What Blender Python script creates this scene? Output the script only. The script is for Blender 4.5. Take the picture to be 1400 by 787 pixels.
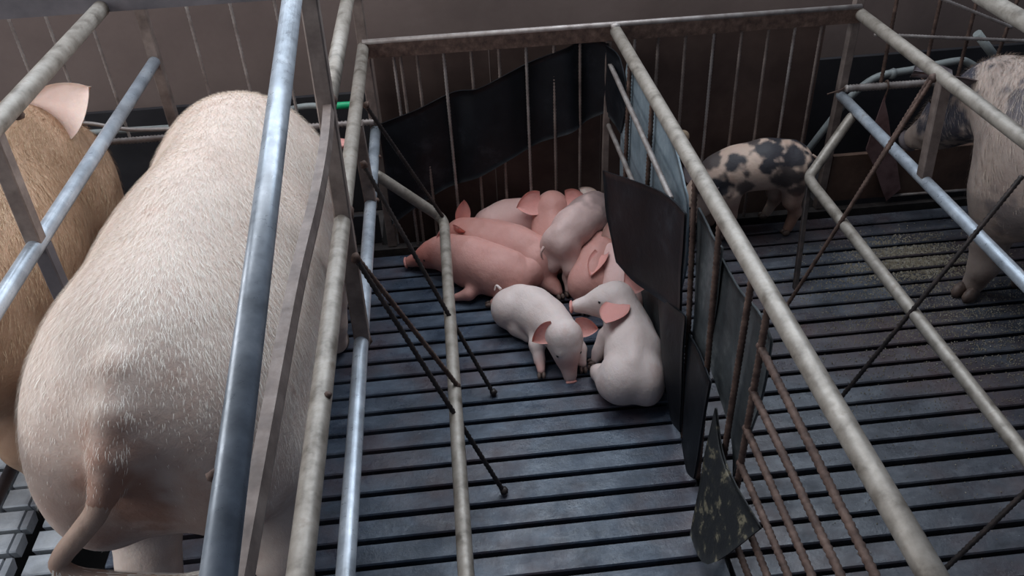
import bpy, bmesh, math, random
import numpy as np
from mathutils import Matrix, Vector, noise as mnoise

random.seed(7); rng = np.random.default_rng(11)
for o in list(bpy.data.objects): bpy.data.objects.remove(o)
S = bpy.context.scene
C = S.collection

# ------------------------------------------------------------------ camera
cam = bpy.data.cameras.new('camera'); cam.sensor_width = 36.0; cam.sensor_fit = 'HORIZONTAL'
cam.lens = 1159.83 / 1400 * 36.0; cam.clip_start = 0.02
cam_o = bpy.data.objects.new('camera', cam); C.objects.link(cam_o)
cam_o.matrix_world = Matrix(((0.994434, 0.090217, -0.054425, 0.0),
                             (-0.097159, 0.585385, -0.804913, 0.0),
                             (-0.040757, 0.805721, 0.590892, 1.75),
                             (0, 0, 0, 1)))
S.camera = cam_o

# ------------------------------------------------------------------ world and light
W = bpy.data.worlds.new('world'); S.world = W; W.use_nodes = True
bg = W.node_tree.nodes['Background']
bg.inputs[0].default_value = (0.62, 0.76, 1.0, 1); bg.inputs[1].default_value = 0.14

def area(name, loc, target, sx, sy, power, col):
    l = bpy.data.lights.new(name, 'AREA'); l.shape = 'RECTANGLE'; l.size = sx; l.size_y = sy
    l.energy = power; l.color = col
    o = bpy.data.objects.new(name, l); C.objects.link(o); o.location = loc
    d = Vector(target) - Vector(loc); o.rotation_euler = d.to_track_quat('-Z', 'Y').to_euler()
    return o
# daylight falling through the translucent roof sheets over the pens, and the open eave above the back wall
area('roof_daylight', (-0.2, 2.25, 2.9), (-0.1, 2.0, 0.0), 3.6, 1.2, 52, (0.93, 0.97, 1.0))
area('eave_daylight', (0.2, 3.40, 2.6), (0.1, 1.5, 0.1), 4.2, 1.1, 88, (0.74, 0.87, 1.0))
# open left side of the shed
area('side_daylight', (-3.3, 0.9, 2.0), (0.1, 1.7, 0.3), 3.4, 1.3, 72, (0.95, 0.98, 1.0))
S.view_settings.view_transform = 'Standard'; S.view_settings.look = 'None'
S.view_settings.gamma = 1.0; S.view_settings.use_curve_mapping = False
S.view_settings.exposure = 0.0

# ------------------------------------------------------------------ helpers
def lin(r, g, b):
    f = lambda c: ((c / 255) / 12.92) if c / 255 <= .04045 else (((c / 255) + .055) / 1.055) ** 2.4
    return (f(r), f(g), f(b), 1)

def N(nt, t, **kw):
    n = nt.nodes.new(t)
    for k, v in kw.items(): setattr(n, k, v)
    return n

def ramp(nt, fac, stops):
    r = N(nt, 'ShaderNodeValToRGB'); e = r.color_ramp.elements
    e[0].position, e[0].color = stops[0]; e[1].position, e[1].color = stops[-1]
    for p, c in stops[1:-1]:
        x = e.new(p); x.color = c
    nt.links.new(fac, r.inputs[0]); return r.outputs[0]

def noise_fac(nt, scale, detail=5, rough=.6, coord='pos', stretch=None):
    if coord == 'pos':
        v = N(nt, 'ShaderNodeNewGeometry').outputs['Position']
    else:
        v = N(nt, 'ShaderNodeTexCoord').outputs['Object']
    if stretch:
        m = N(nt, 'ShaderNodeMapping'); m.inputs['Scale'].default_value = stretch
        nt.links.new(v, m.inputs[0]); v = m.outputs[0]
    t = N(nt, 'ShaderNodeTexNoise'); t.inputs['Scale'].default_value = scale
    t.inputs['Detail'].default_value = detail; t.inputs['Roughness'].default_value = rough
    nt.links.new(v, t.inputs['Vector']); return t.outputs['Fac']

def base_mat(name):
    m = bpy.data.materials.new(name); m.use_nodes = True
    return m, m.node_tree, m.node_tree.nodes['Principled BSDF']

def bump(nt, b, fac, strength, dist):
    n = N(nt, 'ShaderNodeBump'); n.inputs['Strength'].default_value = strength; n.inputs['Distance'].default_value = dist
    nt.links.new(fac, n.inputs['Height']); nt.links.new(n.outputs[0], b.inputs['Normal'])

def simple(name, stops, scale, rough=(.5, .5), metal=0.0, bmp=(0.3, .001), bscale=None, coord='pos', stretch=None, spec=.5):
    m, nt, b = base_mat(name)
    f = noise_fac(nt, scale, coord=coord, stretch=stretch)
    nt.links.new(ramp(nt, f, stops), b.inputs['Base Color'])
    r = N(nt, 'ShaderNodeMapRange'); r.inputs[3].default_value = rough[0]; r.inputs[4].default_value = rough[1]
    r.inputs[1].default_value = .3; r.inputs[2].default_value = .7
    f2 = noise_fac(nt, (bscale or scale) * 1.7, coord=coord)
    nt.links.new(f2, r.inputs[0]); nt.links.new(r.outputs[0], b.inputs['Roughness'])
    b.inputs['Metallic'].default_value = metal; b.inputs['Specular IOR Level'].default_value = spec
    if bmp: bump(nt, b, noise_fac(nt, bscale or scale * 3, coord=coord), *bmp)
    return m

M = {}
M['wall'] = simple('wall_render', [(.3, lin(104, 89, 85)), (.5, lin(115, 99, 94)), (.7, lin(123, 107, 102))], 2.2, (.8, .95), bmp=(.3, .003), bscale=30)
M['pit'] = simple('pit_concrete', [(.3, lin(24, 24, 26)), (.7, lin(34, 34, 36))], 6, (.9, 1), bmp=None)
M['kerb'] = simple('kerb_concrete', [(.3, lin(34, 29, 29)), (.5, lin(44, 38, 37)), (.7, lin(66, 60, 58))], 14, (.75, .95), bmp=(.5, .003))
M['pale'] = simple('weathered_zinc', [(.3, lin(98, 89, 80)), (.44, lin(132, 123, 114)), (.6, lin(152, 143, 134)), (.75, lin(118, 104, 92))], 22, (.38, .6), metal=.25, bmp=(.25, .0006), bscale=60)
M['galv'] = simple('galvanised_steel', [(.3, lin(128, 133, 140)), (.5, lin(160, 166, 175)), (.62, lin(182, 187, 194)), (.75, lin(128, 119, 116))], 14, (.25, .42), metal=.3, bmp=(.2, .0004), bscale=50)
M['tube'] = simple('brown_square_tube', [(.3, lin(92, 80, 75)), (.5, lin(118, 104, 98)), (.7, lin(138, 124, 117))], 18, (.5, .7), metal=.2, bmp=(.3, .0006), bscale=60)
M['rust'] = simple('rusty_rebar', [(.3, lin(58, 42, 37)), (.5, lin(86, 66, 58)), (.7, lin(112, 90, 80))], 40, (.6, .85), metal=.25, bmp=(.5, .0008), bscale=120)
M['dark_rod'] = simple('dark_rod', [(.3, lin(34, 29, 29)), (.5, lin(48, 41, 40)), (.7, lin(70, 58, 54))], 40, (.45, .7), metal=.3, bmp=(.4, .0006), bscale=120)
M['dark_steel'] = simple('dark_beam_steel', [(.3, lin(78, 75, 80)), (.7, lin(104, 99, 104))], 10, (.5, .7), metal=.2, bmp=(.2, .001))
M['rail_angle'] = simple('fence_angle', [(.3, lin(118, 106, 102)), (.5, lin(148, 138, 134)), (.7, lin(170, 162, 158))], 20, (.4, .6), metal=.4, bmp=(.3, .0006), bscale=70)
M['plate'] = simple('red_brown_plate', [(.3, lin(96, 68, 66)), (.5, lin(128, 98, 96)), (.7, lin(142, 112, 110))], 14, (.6, .8), bmp=(.3, .001))
M['trough'] = simple('trough_board', [(.3, lin(62, 44, 36)), (.5, lin(88, 64, 52)), (.7, lin(102, 78, 64))], 9, (.6, .8), bmp=(.4, .001))
M['panel'] = simple('dark_panel', [(.3, lin(30, 29, 33)), (.7, lin(44, 42, 46))], 8, (.5, .7), bmp=(.3, .002))
M['kerb_beige'] = simple('beige_plastic', [(.3, lin(150, 128, 106)), (.7, lin(176, 154, 130))], 20, (.5, .6), bmp=None, coord='obj')
M['board'] = simple('dark_brown_board', [(.3, lin(70, 55, 51)), (.5, lin(84, 68, 63)), (.7, lin(96, 79, 73))], 5, (.8, .95), bmp=(.3, .002), spec=.2)
M['green'] = simple('green_hose', [(.3, lin(20, 150, 100)), (.7, lin(40, 190, 130))], 12, (.35, .5), bmp=None)
M['water'] = simple('grey_water_pipe', [(.3, lin(110, 112, 112)), (.7, lin(140, 144, 142))], 12, (.45, .6), bmp=(.2, .0006))
M['feed'] = simple('feed_meal', [(.3, lin(122, 112, 96)), (.5, lin(146, 136, 118)), (.7, lin(178, 172, 160))], 60, (.9, 1), bmp=None)
M['hoof'] = simple('hoof_horn', [(.3, lin(66, 52, 48)), (.7, lin(118, 98, 88))], 40, (.5, .7), bmp=None, coord='obj')
M['eye'] = simple('eye_dark', [(.3, lin(18, 12, 12)), (.7, lin(26, 18, 16))], 10, (.1, .15), bmp=None, coord='obj')

def rubber(name, c0, c1, c2):
    m, nt, b = base_mat(name)
    f = noise_fac(nt, 9, detail=8, rough=.7)
    nt.links.new(ramp(nt, f, [(.32, lin(*c0)), (.55, lin(*c1)), (.74, lin(*c2))]), b.inputs['Base Color'])
    b.inputs['Roughness'].default_value = .55; b.inputs['Specular IOR Level'].default_value = .2
    bump(nt, b, noise_fac(nt, 45, detail=6), .5, .002); return m
M['rubber'] = rubber('black_rubber', (13, 14, 18), (21, 23, 28), (44, 47, 52))
M['rubber_grey'] = rubber('scuffed_grey_rubber', (44, 46, 48), (68, 71, 73), (104, 106, 107))
def rubber_dirty():
    m, nt, b = base_mat('muddy_rubber')
    f = noise_fac(nt, 22, detail=8, rough=.7)
    nt.links.new(ramp(nt, f, [(.48, lin(28, 29, 31)), (.56, lin(40, 40, 38)), (.62, lin(112, 104, 86)), (.76, lin(140, 132, 112))]), b.inputs['Base Color'])
    b.inputs['Roughness'].default_value = .6
    bump(nt, b, f, .7, .004); return m
M['rubber_lit'] = rubber('lit_tone_rubber', (92, 104, 112), (122, 134, 142), (150, 160, 166))  # lit copy of the rubber, reflected light put into its colour
M['rubber_dirty'] = rubber_dirty()

def slat_material(name, dark, mid, light, brown, brown_amt):
    m, nt, b = base_mat(name)
    f = noise_fac(nt, 7, detail=10, rough=.75, stretch=(1, 1.8, 1))
    c1 = ramp(nt, f, [(.34, lin(*dark)), (.5, lin(*mid)), (.66, lin(*light))])
    f2 = noise_fac(nt, 2.4, detail=7, rough=.65)
    k = ramp(nt, f2, [(.46, (0, 0, 0, 1)), (.64, (brown_amt,) * 3 + (1,))])
    mx = N(nt, 'ShaderNodeMix', data_type='RGBA'); nt.links.new(k, mx.inputs[0])
    nt.links.new(c1, mx.inputs[6]); mx.inputs[7].default_value = lin(*brown)
    f3 = noise_fac(nt, 120, detail=3)                                  # pale grit and dried splashes
    g = ramp(nt, f3, [(.62, (0, 0, 0, 1)), (.72, (.5,) * 3 + (1,))])
    f4 = noise_fac(nt, 16, detail=5)
    g4 = ramp(nt, f4, [(.48, (0, 0, 0, 1)), (.66, (1, 1, 1, 1))])
    mu = N(nt, 'ShaderNodeMath', operation='MULTIPLY'); nt.links.new(g, mu.inputs[0]); nt.links.new(g4, mu.inputs[1])
    mx2 = N(nt, 'ShaderNodeMix', data_type='RGBA'); nt.links.new(mu.outputs[0], mx2.inputs[0])
    nt.links.new(mx.outputs[2], mx2.inputs[6]); mx2.inputs[7].default_value = lin(150, 154, 160)
    nt.links.new(mx2.outputs[2], b.inputs['Base Color'])
    r = N(nt, 'ShaderNodeMapRange'); r.inputs[1].default_value = .38; r.inputs[2].default_value = .62
    r.inputs[3].default_value = .20; r.inputs[4].default_value = .58
    nt.links.new(noise_fac(nt, 9, detail=10, rough=.75), r.inputs[0]); nt.links.new(r.outputs[0], b.inputs['Roughness'])
    bump(nt, b, noise_fac(nt, 48, detail=8, rough=.7), .6, .003)
    return m
M['slat'] = slat_material('slat_worn_dark', (38, 46, 58), (60, 70, 85), (88, 99, 114), (76, 57, 59), .8)
M['slat_dull'] = slat_material('slat_worn_grey', (44, 46, 53), (66, 69, 77), (96, 99, 106), (80, 64, 65), .8)
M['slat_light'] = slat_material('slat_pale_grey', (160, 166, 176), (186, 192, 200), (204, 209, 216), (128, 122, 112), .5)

def skin(name, stops, sss=.12, patch=None, flush_shade_col=None, hair=False):
    m, nt, b = base_mat(name)
    f = noise_fac(nt, 7, detail=6, coord='obj')
    col = ramp(nt, f, stops)
    if patch:                                    # coat pattern stored on the body mesh
        a = N(nt, 'ShaderNodeAttribute', attribute_name='patch')
        mx = N(nt, 'ShaderNodeMix', data_type='RGBA'); nt.links.new(a.outputs['Fac'], mx.inputs[0])
        nt.links.new(col, mx.inputs[6]); mx.inputs[7].default_value = lin(*patch); col = mx.outputs[2]
    a = N(nt, 'ShaderNodeAttribute', attribute_name='flush_shade')     # bare pinker skin, plus shade painted on the white sow's rear
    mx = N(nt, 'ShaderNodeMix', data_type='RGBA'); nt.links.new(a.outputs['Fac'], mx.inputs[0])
    nt.links.new(col, mx.inputs[6]); mx.inputs[7].default_value = lin(*(flush_shade_col or (186, 110, 98))); col = mx.outputs[2]
    nt.links.new(col, b.inputs['Base Color'])
    b.inputs['Roughness'].default_value = .55; b.inputs['Specular IOR Level'].default_value = .35
    b.inputs['Subsurface Weight'].default_value = sss; b.inputs['Subsurface Radius'].default_value = (.02, .008, .005)
    b.inputs['Subsurface Scale'].default_value = .5
    bump(nt, b, noise_fac(nt, 30, detail=9, rough=.65, coord='obj', stretch=(1, .6, 1)), .7, .005)
    return m
M['skin_white'] = skin('skin_white_piglet', [(.3, lin(206, 186, 180)), (.55, lin(216, 199, 194)), (.75, lin(198, 166, 158))])
M['skin_pink'] = skin('skin_pink_piglet', [(.3, lin(188, 134, 125)), (.55, lin(198, 148, 139)), (.75, lin(172, 116, 105))])
M['skin_mid'] = skin('skin_pale_pink_piglet', [(.3, lin(206, 166, 160)), (.55, lin(214, 178, 172)), (.75, lin(194, 148, 140))])
M['skin_grey'] = skin('skin_greyish_piglet', [(.3, lin(184, 154, 148)), (.55, lin(198, 168, 162)), (.75, lin(166, 132, 126))], patch=(96, 84, 84))
M['skin_spot'] = skin('skin_spotted_piglet', [(.3, lin(188, 160, 146)), (.55, lin(202, 176, 160)), (.75, lin(170, 138, 120))], patch=(52, 49, 54), flush_shade_col=(140, 92, 74))
M['skin_sow'] = skin('skin_white_sow', [(.3, lin(204, 182, 170)), (.55, lin(214, 195, 183)), (.75, lin(194, 164, 150))], flush_shade_col=(150, 106, 86))
M['skin_tail'] = skin('skin_sow_tail', [(.3, lin(158, 128, 112)), (.55, lin(176, 148, 132)), (.75, lin(140, 108, 92))])
M['skin_tan'] = skin('skin_tan_sow', [(.3, lin(170, 136, 110)), (.55, lin(186, 152, 126)), (.75, lin(152, 116, 92))], flush_shade_col=(140, 96, 74))
M['skin_patched'] = skin('skin_patched_sow', [(.3, lin(146, 128, 120)), (.55, lin(168, 150, 140)), (.75, lin(122, 102, 92))], patch=(66, 64, 72), flush_shade_col=(150, 120, 104))
M['ear_pink'] = skin('ear_pink', [(.3, lin(206, 140, 132)), (.55, lin(216, 154, 146)), (.75, lin(192, 122, 114))], sss=.25)
M['ear_pale'] = skin('ear_pale', [(.3, lin(232, 200, 190)), (.55, lin(240, 214, 204)), (.75, lin(222, 184, 172))], sss=.25)
M['ear_dark'] = skin('ear_dark', [(.3, lin(90, 82, 86)), (.55, lin(112, 102, 104)), (.75, lin(80, 72, 76))], sss=.1)
M['hair_white'] = simple('bristle_white', [(.3, lin(232, 222, 210)), (.7, lin(250, 244, 236))], 30, (.4, .5), bmp=None)
M['hair_tan'] = simple('bristle_tan', [(.35, lin(150, 112, 78)), (.65, lin(232, 206, 174))], 90, (.4, .5), bmp=None)
M['hair_grey'] = simple('bristle_grey', [(.3, lin(110, 100, 98)), (.7, lin(206, 188, 172))], 12, (.4, .5), bmp=None)

def link(o, parent=None):
    C.objects.link(o)
    if parent is not None: o.parent = parent
    return o
def mesh_obj(name, verts, faces, mat, parent=None, smooth=True, loc=None):
    me = bpy.data.meshes.new(name); me.from_pydata([tuple(v) for v in verts], [], [tuple(f) for f in faces]); me.update()
    if smooth:
        me.polygons.foreach_set('use_smooth', [True] * len(me.polygons))
    me.materials.append(M[mat] if isinstance(mat, str) else mat)
    o = bpy.data.objects.new(name, me)
    if loc is not None: o.location = loc
    return link(o, parent)
def tag(o, label, cat, group=None):
    o['label'] = label; o['category'] = cat
    if group: o['group'] = group
    return o
def thing(name, label, cat, loc=(0, 0, 0), group=None):
    o = bpy.data.objects.new(name, None); o.empty_display_size = .05; o.location = loc; link(o)
    return tag(o, label, cat, group)
def struct(o): o['kind'] = 'structure'; return o

def frames(P):
    P = [np.array(p, float) for p in P]; T = []
    for i in range(len(P)):
        a = P[max(i - 1, 0)]; b = P[min(i + 1, len(P) - 1)]; t = b - a; T.append(t / (np.linalg.norm(t) + 1e-9))
    ref = np.array([0, 0, 1.]) if abs(T[0][2]) < .9 else np.array([1., 0, 0])
    out = []; n = ref - T[0] * (ref @ T[0]); n /= np.linalg.norm(n)
    for t in T:
        n = n - t * (n @ t); n /= np.linalg.norm(n); out.append((n, np.cross(t, n)))
    return P, out
def tube(P, r, sides=12, flat=None, twist=0.0, caps=True):
    """r: number, list per point or function(i); flat=(a,b) gives a flattened section"""
    P, F = frames(P); V = []; Q = []
    for i, (p, (n, b)) in enumerate(zip(P, F)):
        ri = r[i] if isinstance(r, (list, tuple)) else r
        for k in range(sides):
            a = twist + 2 * math.pi * k / sides
            fa, fb = flat if flat else (1, 1)
            V.append(p + n * math.cos(a) * ri * fa + b * math.sin(a) * ri * fb)
    m = len(P)
    for i in range(m - 1):
        for k in range(sides):
            k2 = (k + 1) % sides
            Q.append((i * sides + k, i * sides + k2, (i + 1) * sides + k2, (i + 1) * sides + k))
    if caps:
        Q.append(tuple(range(sides))[::-1]); Q.append(tuple((m - 1) * sides + k for k in range(sides)))
    return V, Q
def merge(*ms):
    V, Q = [], []
    for v, q in ms:
        o = len(V); V += list(v); Q += [tuple(i + o for i in f) for f in q]
    return V, Q
def lerp(a, b, t): return tuple(x + (y - x) * t for x, y in zip(a, b))
def smooth_path(P, n=6):
    P = [np.array(p, float) for p in P]; out = []
    for i in range(len(P) - 1):
        p0 = P[max(i - 1, 0)]; p1 = P[i]; p2 = P[i + 1]; p3 = P[min(i + 2, len(P) - 1)]
        for k in range(n):
            t = k / n
            out.append(.5 * ((2 * p1) + (p2 - p0) * t + (2 * p0 - 5 * p1 + 4 * p2 - p3) * t * t + (3 * p1 - p0 - 3 * p2 + p3) * t ** 3))
    out.append(P[-1]); return out
def pipe(name, P, r, mat, parent, sides=16, seg=1):
    if len(P) == 2 and seg > 1: P = [lerp(P[0], P[1], k / seg) for k in range(seg + 1)]
    v, q = tube(P, r, sides); o = mesh_obj(name, v, q, mat, parent)
    for p in o.data.polygons:
        if len(p.vertices) > 4: p.use_smooth = False
    return o
def rebar(name, P, r, mat, parent, pitch=.0125):
    """deformed bar: transverse ribs along the rod"""
    pts = [np.array(p, float) for p in P]; out = []
    for a, b in zip(pts[:-1], pts[1:]):
        L = np.linalg.norm(b - a); n = max(2, int(L / pitch * 2))
        out += [a + (b - a) * k / n for k in range(n)]
    out.append(pts[-1])
    rr = [r * (1.16 if i % 2 else .86) for i in range(len(out))]
    v, q = tube(out, rr, 8); return mesh_obj(name, v, q, mat, parent)
def square_post(name, a, b, w, mat, parent, d=None):
    """hollow-section post, flat faces square to the pen"""
    a = np.array(a, float); b = np.array(b, float); d = d or w; V = []
    for p in (a, b):
        e = .18
        prof = [(-1, -1 + e), (-1 + e, -1), (1 - e, -1), (1, -1 + e), (1, 1 - e), (1 - e, 1), (-1 + e, 1), (-1, 1 - e)]
        for x, y in prof: V.append(p + np.array([x * w / 2, y * d / 2, 0]))
    Q = [(k, (k + 1) % 8, 8 + (k + 1) % 8, 8 + k) for k in range(8)] + [tuple(range(8))[::-1], tuple(range(8, 16))]
    return mesh_obj(name, V, Q, mat, parent, smooth=False)
def lump(name, p, r, mat, parent, seed=0, squash=(1, 1, 1)):
    bm = bmesh.new(); bmesh.ops.create_icosphere(bm, subdivisions=2, radius=1)
    for v in bm.verts:
        k = 1 + .35 * mnoise.noise(v.co * 1.7 + Vector((seed * 3.1, 0, 0)))
        v.co = Vector((v.co.x * r * k * squash[0], v.co.y * r * k * squash[1], v.co.z * r * k * squash[2])) + Vector(p)
    me = bpy.data.meshes.new(name); bm.to_mesh(me); bm.free(); me.materials.append(M[mat])
    me.polygons.foreach_set('use_smooth', [True] * len(me.polygons))
    return link(bpy.data.objects.new(name, me), parent)
def sheet(name, grid, thick, mat, normal, nu=14, nv=10, parent=None, wav=.004, seed=0):
    """thick sheet through a coarse grid of points (rows of points), subdivided smoothly"""
    rows = [smooth_path(r, max(1, nu // (len(r) - 1))) for r in grid]
    cols = [smooth_path([r[i] for r in rows], max(1, nv // (len(rows) - 1))) for i in range(len(rows[0]))]
    n = np.array(normal, float); n /= np.linalg.norm(n)
    A = len(cols); B = len(cols[0]); V = []
    for side in (0, 1):
        for i in range(A):
            for j in range(B):
                p = cols[i][j]
                w = wav * mnoise.noise(Vector(p * 9 + seed))
                V.append(p + n * (w + (thick / 2 if side else -thick / 2)))
    Q = []
    for i in range(A - 1):
        for j in range(B - 1):
            a = i * B + j
            Q.append((a, a + 1, a + B + 1, a + B)); b = a + A * B
            Q.append((b, b + B, b + B + 1, b + 1))
    edge = [(i, 0) for i in range(A)] + [(A - 1, j) for j in range(1, B)] + [(i, B - 1) for i in range(A - 2, -1, -1)] + [(0, j) for j in range(B - 2, 0, -1)]
    for k in range(len(edge)):
        a = edge[k][0] * B + edge[k][1]; b2 = edge[(k + 1) % len(edge)]; b = b2[0] * B + b2[1]
        Q.append((a, a + A * B, b + A * B, b))
    return mesh_obj(name, V, Q, mat, parent)

XL, XR, XRR, XLL, YB = -.26, .566, 1.395, -.925, 2.72

# ------------------------------------------------------------------ the setting
def box_v(x0, x1, y0, y1, z0, z1):
    V = [(x, y, z) for z in (z0, z1) for y in (y0, y1) for x in (x0, x1)]
    Q = [(0, 2, 3, 1), (4, 5, 7, 6), (0, 1, 5, 4), (2, 6, 7, 3), (1, 3, 7, 5), (0, 4, 6, 2)]
    return V, Q
v, q = box_v(-4.5, 4.5, 3.16, 3.30, -.35, 1.9)
struct(mesh_obj('wall_back', v, q, 'wall', smooth=False))
v, q = merge(box_v(-4.5, 4.5, -.6, 3.16, -.40, -.35), *[box_v(x - .02, x + .02, -.2, 2.70, -.16, -.036) for x in (-1.62, -.94, -.1, .57, 1.35, 2.12)])
floor = struct(mesh_obj('floor', v, q, 'pit', smooth=False))
v, q = merge(box_v(-2.4, -.30, 2.705, 3.16, -.35, -.004), box_v(1.40, 2.9, 2.705, 3.16, -.35, -.004), box_v(-.30, 1.40, 2.705, 2.74, -.35, -.004), box_v(-.30, 1.40, 2.74, 3.16, -.35, -.22))
struct(mesh_obj('trim_1', v, q, 'kerb', smooth=False))

def slat_mesh(x0, x1, mat, w=.0575):
    h = w / 2; prof = [(-h, -.004), (-h + .003, 0), (h - .003, 0), (h, -.004), (h * .72, -.034), (-h * .72, -.034)]
    n = len(prof); V = [(x, y, z) for x in (x0, x1) for y, z in prof]
    Q = [(k, (k + 1) % n, n + (k + 1) % n, n + k) for k in range(n)] + [tuple(range(n))[::-1], tuple(range(n, 2 * n))]
    me = bpy.data.meshes.new('slat'); me.from_pydata(V, [], Q); me.update(); me.materials.append(M[mat]); return me
PITCH = .0757; Y0 = 1.524
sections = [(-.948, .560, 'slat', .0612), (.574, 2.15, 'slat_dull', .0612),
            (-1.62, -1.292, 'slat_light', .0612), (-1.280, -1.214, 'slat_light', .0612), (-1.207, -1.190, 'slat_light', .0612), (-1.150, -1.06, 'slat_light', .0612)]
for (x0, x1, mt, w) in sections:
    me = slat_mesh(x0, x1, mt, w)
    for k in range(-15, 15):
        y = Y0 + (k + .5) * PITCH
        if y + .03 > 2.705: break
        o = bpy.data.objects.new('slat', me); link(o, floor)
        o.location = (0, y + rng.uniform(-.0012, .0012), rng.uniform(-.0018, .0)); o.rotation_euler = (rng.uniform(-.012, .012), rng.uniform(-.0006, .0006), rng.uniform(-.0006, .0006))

# ------------------------------------------------------------------ crate divider beside the white sow
R_P = .019
d1 = thing('crate_divider', 'pipe crate divider between the big white sow and the sleeping piglets', 'divider', (XL, 1.6, 0))
def par(o, t):                                # keep world placement under a thing's Empty
    o.parent = t; o.matrix_parent_inverse = Matrix.Translation(-t.location); return o
def P(t, o): return par(o, t)
P(d1, pipe('top_rail', [(-.262, 1.80, 1.338), (-.258, .38, 1.035)], .0178, 'galv', None, 20))
P(d1, pipe('upper_rail', [(XL, 2.62, 1.004), (XL, 1.72, 1.003)], .019, 'pale', None))
# bent flat strap carrying on from the upper rail towards the camera
sp = smooth_path([(XL + .004, 1.76, 1.012), (XL + .012, 1.54, 1.003), (XL + .006, 1.34, .985), (XL, 1.08, .99), (XL, .70, .993), (XL, .40, .99)], 6)
fr = []
V = []; Q = []
for i, p in enumerate(sp):
    hh = .020; th = .0085
    for dx, dz in ((-th * .3, -hh), (th * .9, -hh * .9), (th + .004, 0), (th, hh), (-th, hh * .96), (-th - .004, 0)): V.append((p[0] + dx, p[1], p[2] + dz))
m = len(sp)
for i in range(m - 1):
    for k in range(6): Q.append((i * 6 + k, i * 6 + (k + 1) % 6, (i + 1) * 6 + (k + 1) % 6, (i + 1) * 6 + k))
Q += [tuple(range(6))[::-1], tuple((m - 1) * 6 + k for k in range(6))]
P(d1, mesh_obj('strap', V, Q, 'tube', None, smooth=False))
P(d1, pipe('middle_rail', [(XL, 2.735, .772), (XL, .35, .762)], R_P, 'pale', None, seg=6))
P(d1, pipe('bottom_rail', [(XL, 2.73, .478), (XL, .45, .445)], .018, 'galv', None, seg=6))
P(d1, square_post('post', (XL + .002, 1.765, 1.40), (XL + .002, 1.605, .45), .036, 'tube', None))
P(d1, square_post('post', (XL, 2.20, .745), (XL, 2.245, .455), .034, 'tube', None))
P(d1, square_post('post', (XL, 2.735, 1.35), (XL, 2.735, 0), .034, 'tube', None))
P(d1, square_post('post', (XL, .60, .76), (XL, .60, 0), .034, 'tube', None))
guard = smooth_path([(-.252, 2.44, .452), (-.235, 2.44, .44), (-.10, 2.47, .295), (-.066, 2.468, .262), (-.053, 2.44, .250), (-.052, 2.36, .25)], 6) + [np.array((-.052, y, .25)) for y in (2.0, 1.6, 1.2, .8, .45)]
P(d1, pipe('guard_rail', guard, .0175, 'pale', None))
for a, b, mt in (((-.238, 2.33, .735), (-.055, 2.455, .27), 'dark_rod'),
             ((-.236, 2.026, .70), (.055, 1.854, .004), 'dark_rod'),
             ((-.236, 1.60, .69), (.053, 1.478, .004), 'dark_rod'),
             ((-.236, 1.612, .688), (-.040, 1.625, .255), 'rust'),
             ):
    P(d1, rebar('brace_rod', [a, b], .0062, mt, None))
for i, (p, r) in enumerate((((-.238, 2.33, .742), .011), ((-.238, 2.026, .708), .011), ((-.238, 1.60, .697), .012), ((-.045, 1.625, .262), .009), ((.055, 1.854, .012), .011), ((.053, 1.478, .012), .011),
             ((-.257, 1.74, 1.012), .019), ((-.251, 1.68, .768), .018), ((-.252, 1.605, .455), .016), ((-.246, 1.07, .777), .007), ((-.276, .62, 1.09), .007), ((-.242, 2.25, .47), .008), ((-.24, 2.52, .478), .006))):
    P(d1, lump('weld', p, r, 'rust' if i not in (4, 5) else 'dark_rod', None, seed=i))

# ------------------------------------------------------------------ crate divider left of the white sow
d0 = thing('crate_divider', 'pipe crate divider between the tan sow and the white sow', 'divider', (XLL, 1.6, 0))
P(d0, pipe('upper_rail', [(XLL, 2.43, 1.038), (XLL, .6, 1.036)], .0215, 'pale', None, seg=4))
P(d0, pipe('lower_rail', [(XLL, 2.72, .775), (XLL, .6, .768)], .0185, 'galv', None, seg=6))
P(d0, square_post('post', (XLL, 1.668, 1.03), (XLL, 1.655, .78), .034, 'tube', None))
P(d0, square_post('post', (XLL, 2.735, 1.35), (XLL, 2.735, 0), .034, 'tube', None))
P(d0, square_post('post', (XLL, 1.668, .76), (XLL, 1.66, 0), .034, 'dark_steel', None))
P(d0, lump('weld', (XLL + .006, 1.78, 1.018), .012, 'rust', None, 3))
fp = thing('floor_pipe', 'dark blue-grey pipe lying low over the pale slats beside the tan sow', 'pipe', (-1.0, 1.5, 0))
P(fp, pipe('run', [(-1.255, 1.95, .07), (-1.255, .7, .07)], .016, 'dark_steel', None))
P(fp, pipe('foot', [(-1.255, 1.0, .07), (-1.255, 1.0, 0)], .012, 'dark_steel', None))
P(fp, pipe('foot', [(-1.255, 1.93, .07), (-1.255, 1.93, 0)], .012, 'dark_steel', None))

# dark beam over the left crates
v, q = box_v(-2.2, XL, 2.43, 2.48, 1.028, 1.10)
tag(mesh_obj('cross_beam', v, q, 'dark_steel', smooth=False), 'dark steel beam crossing above the left sow crates', 'beam')

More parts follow.
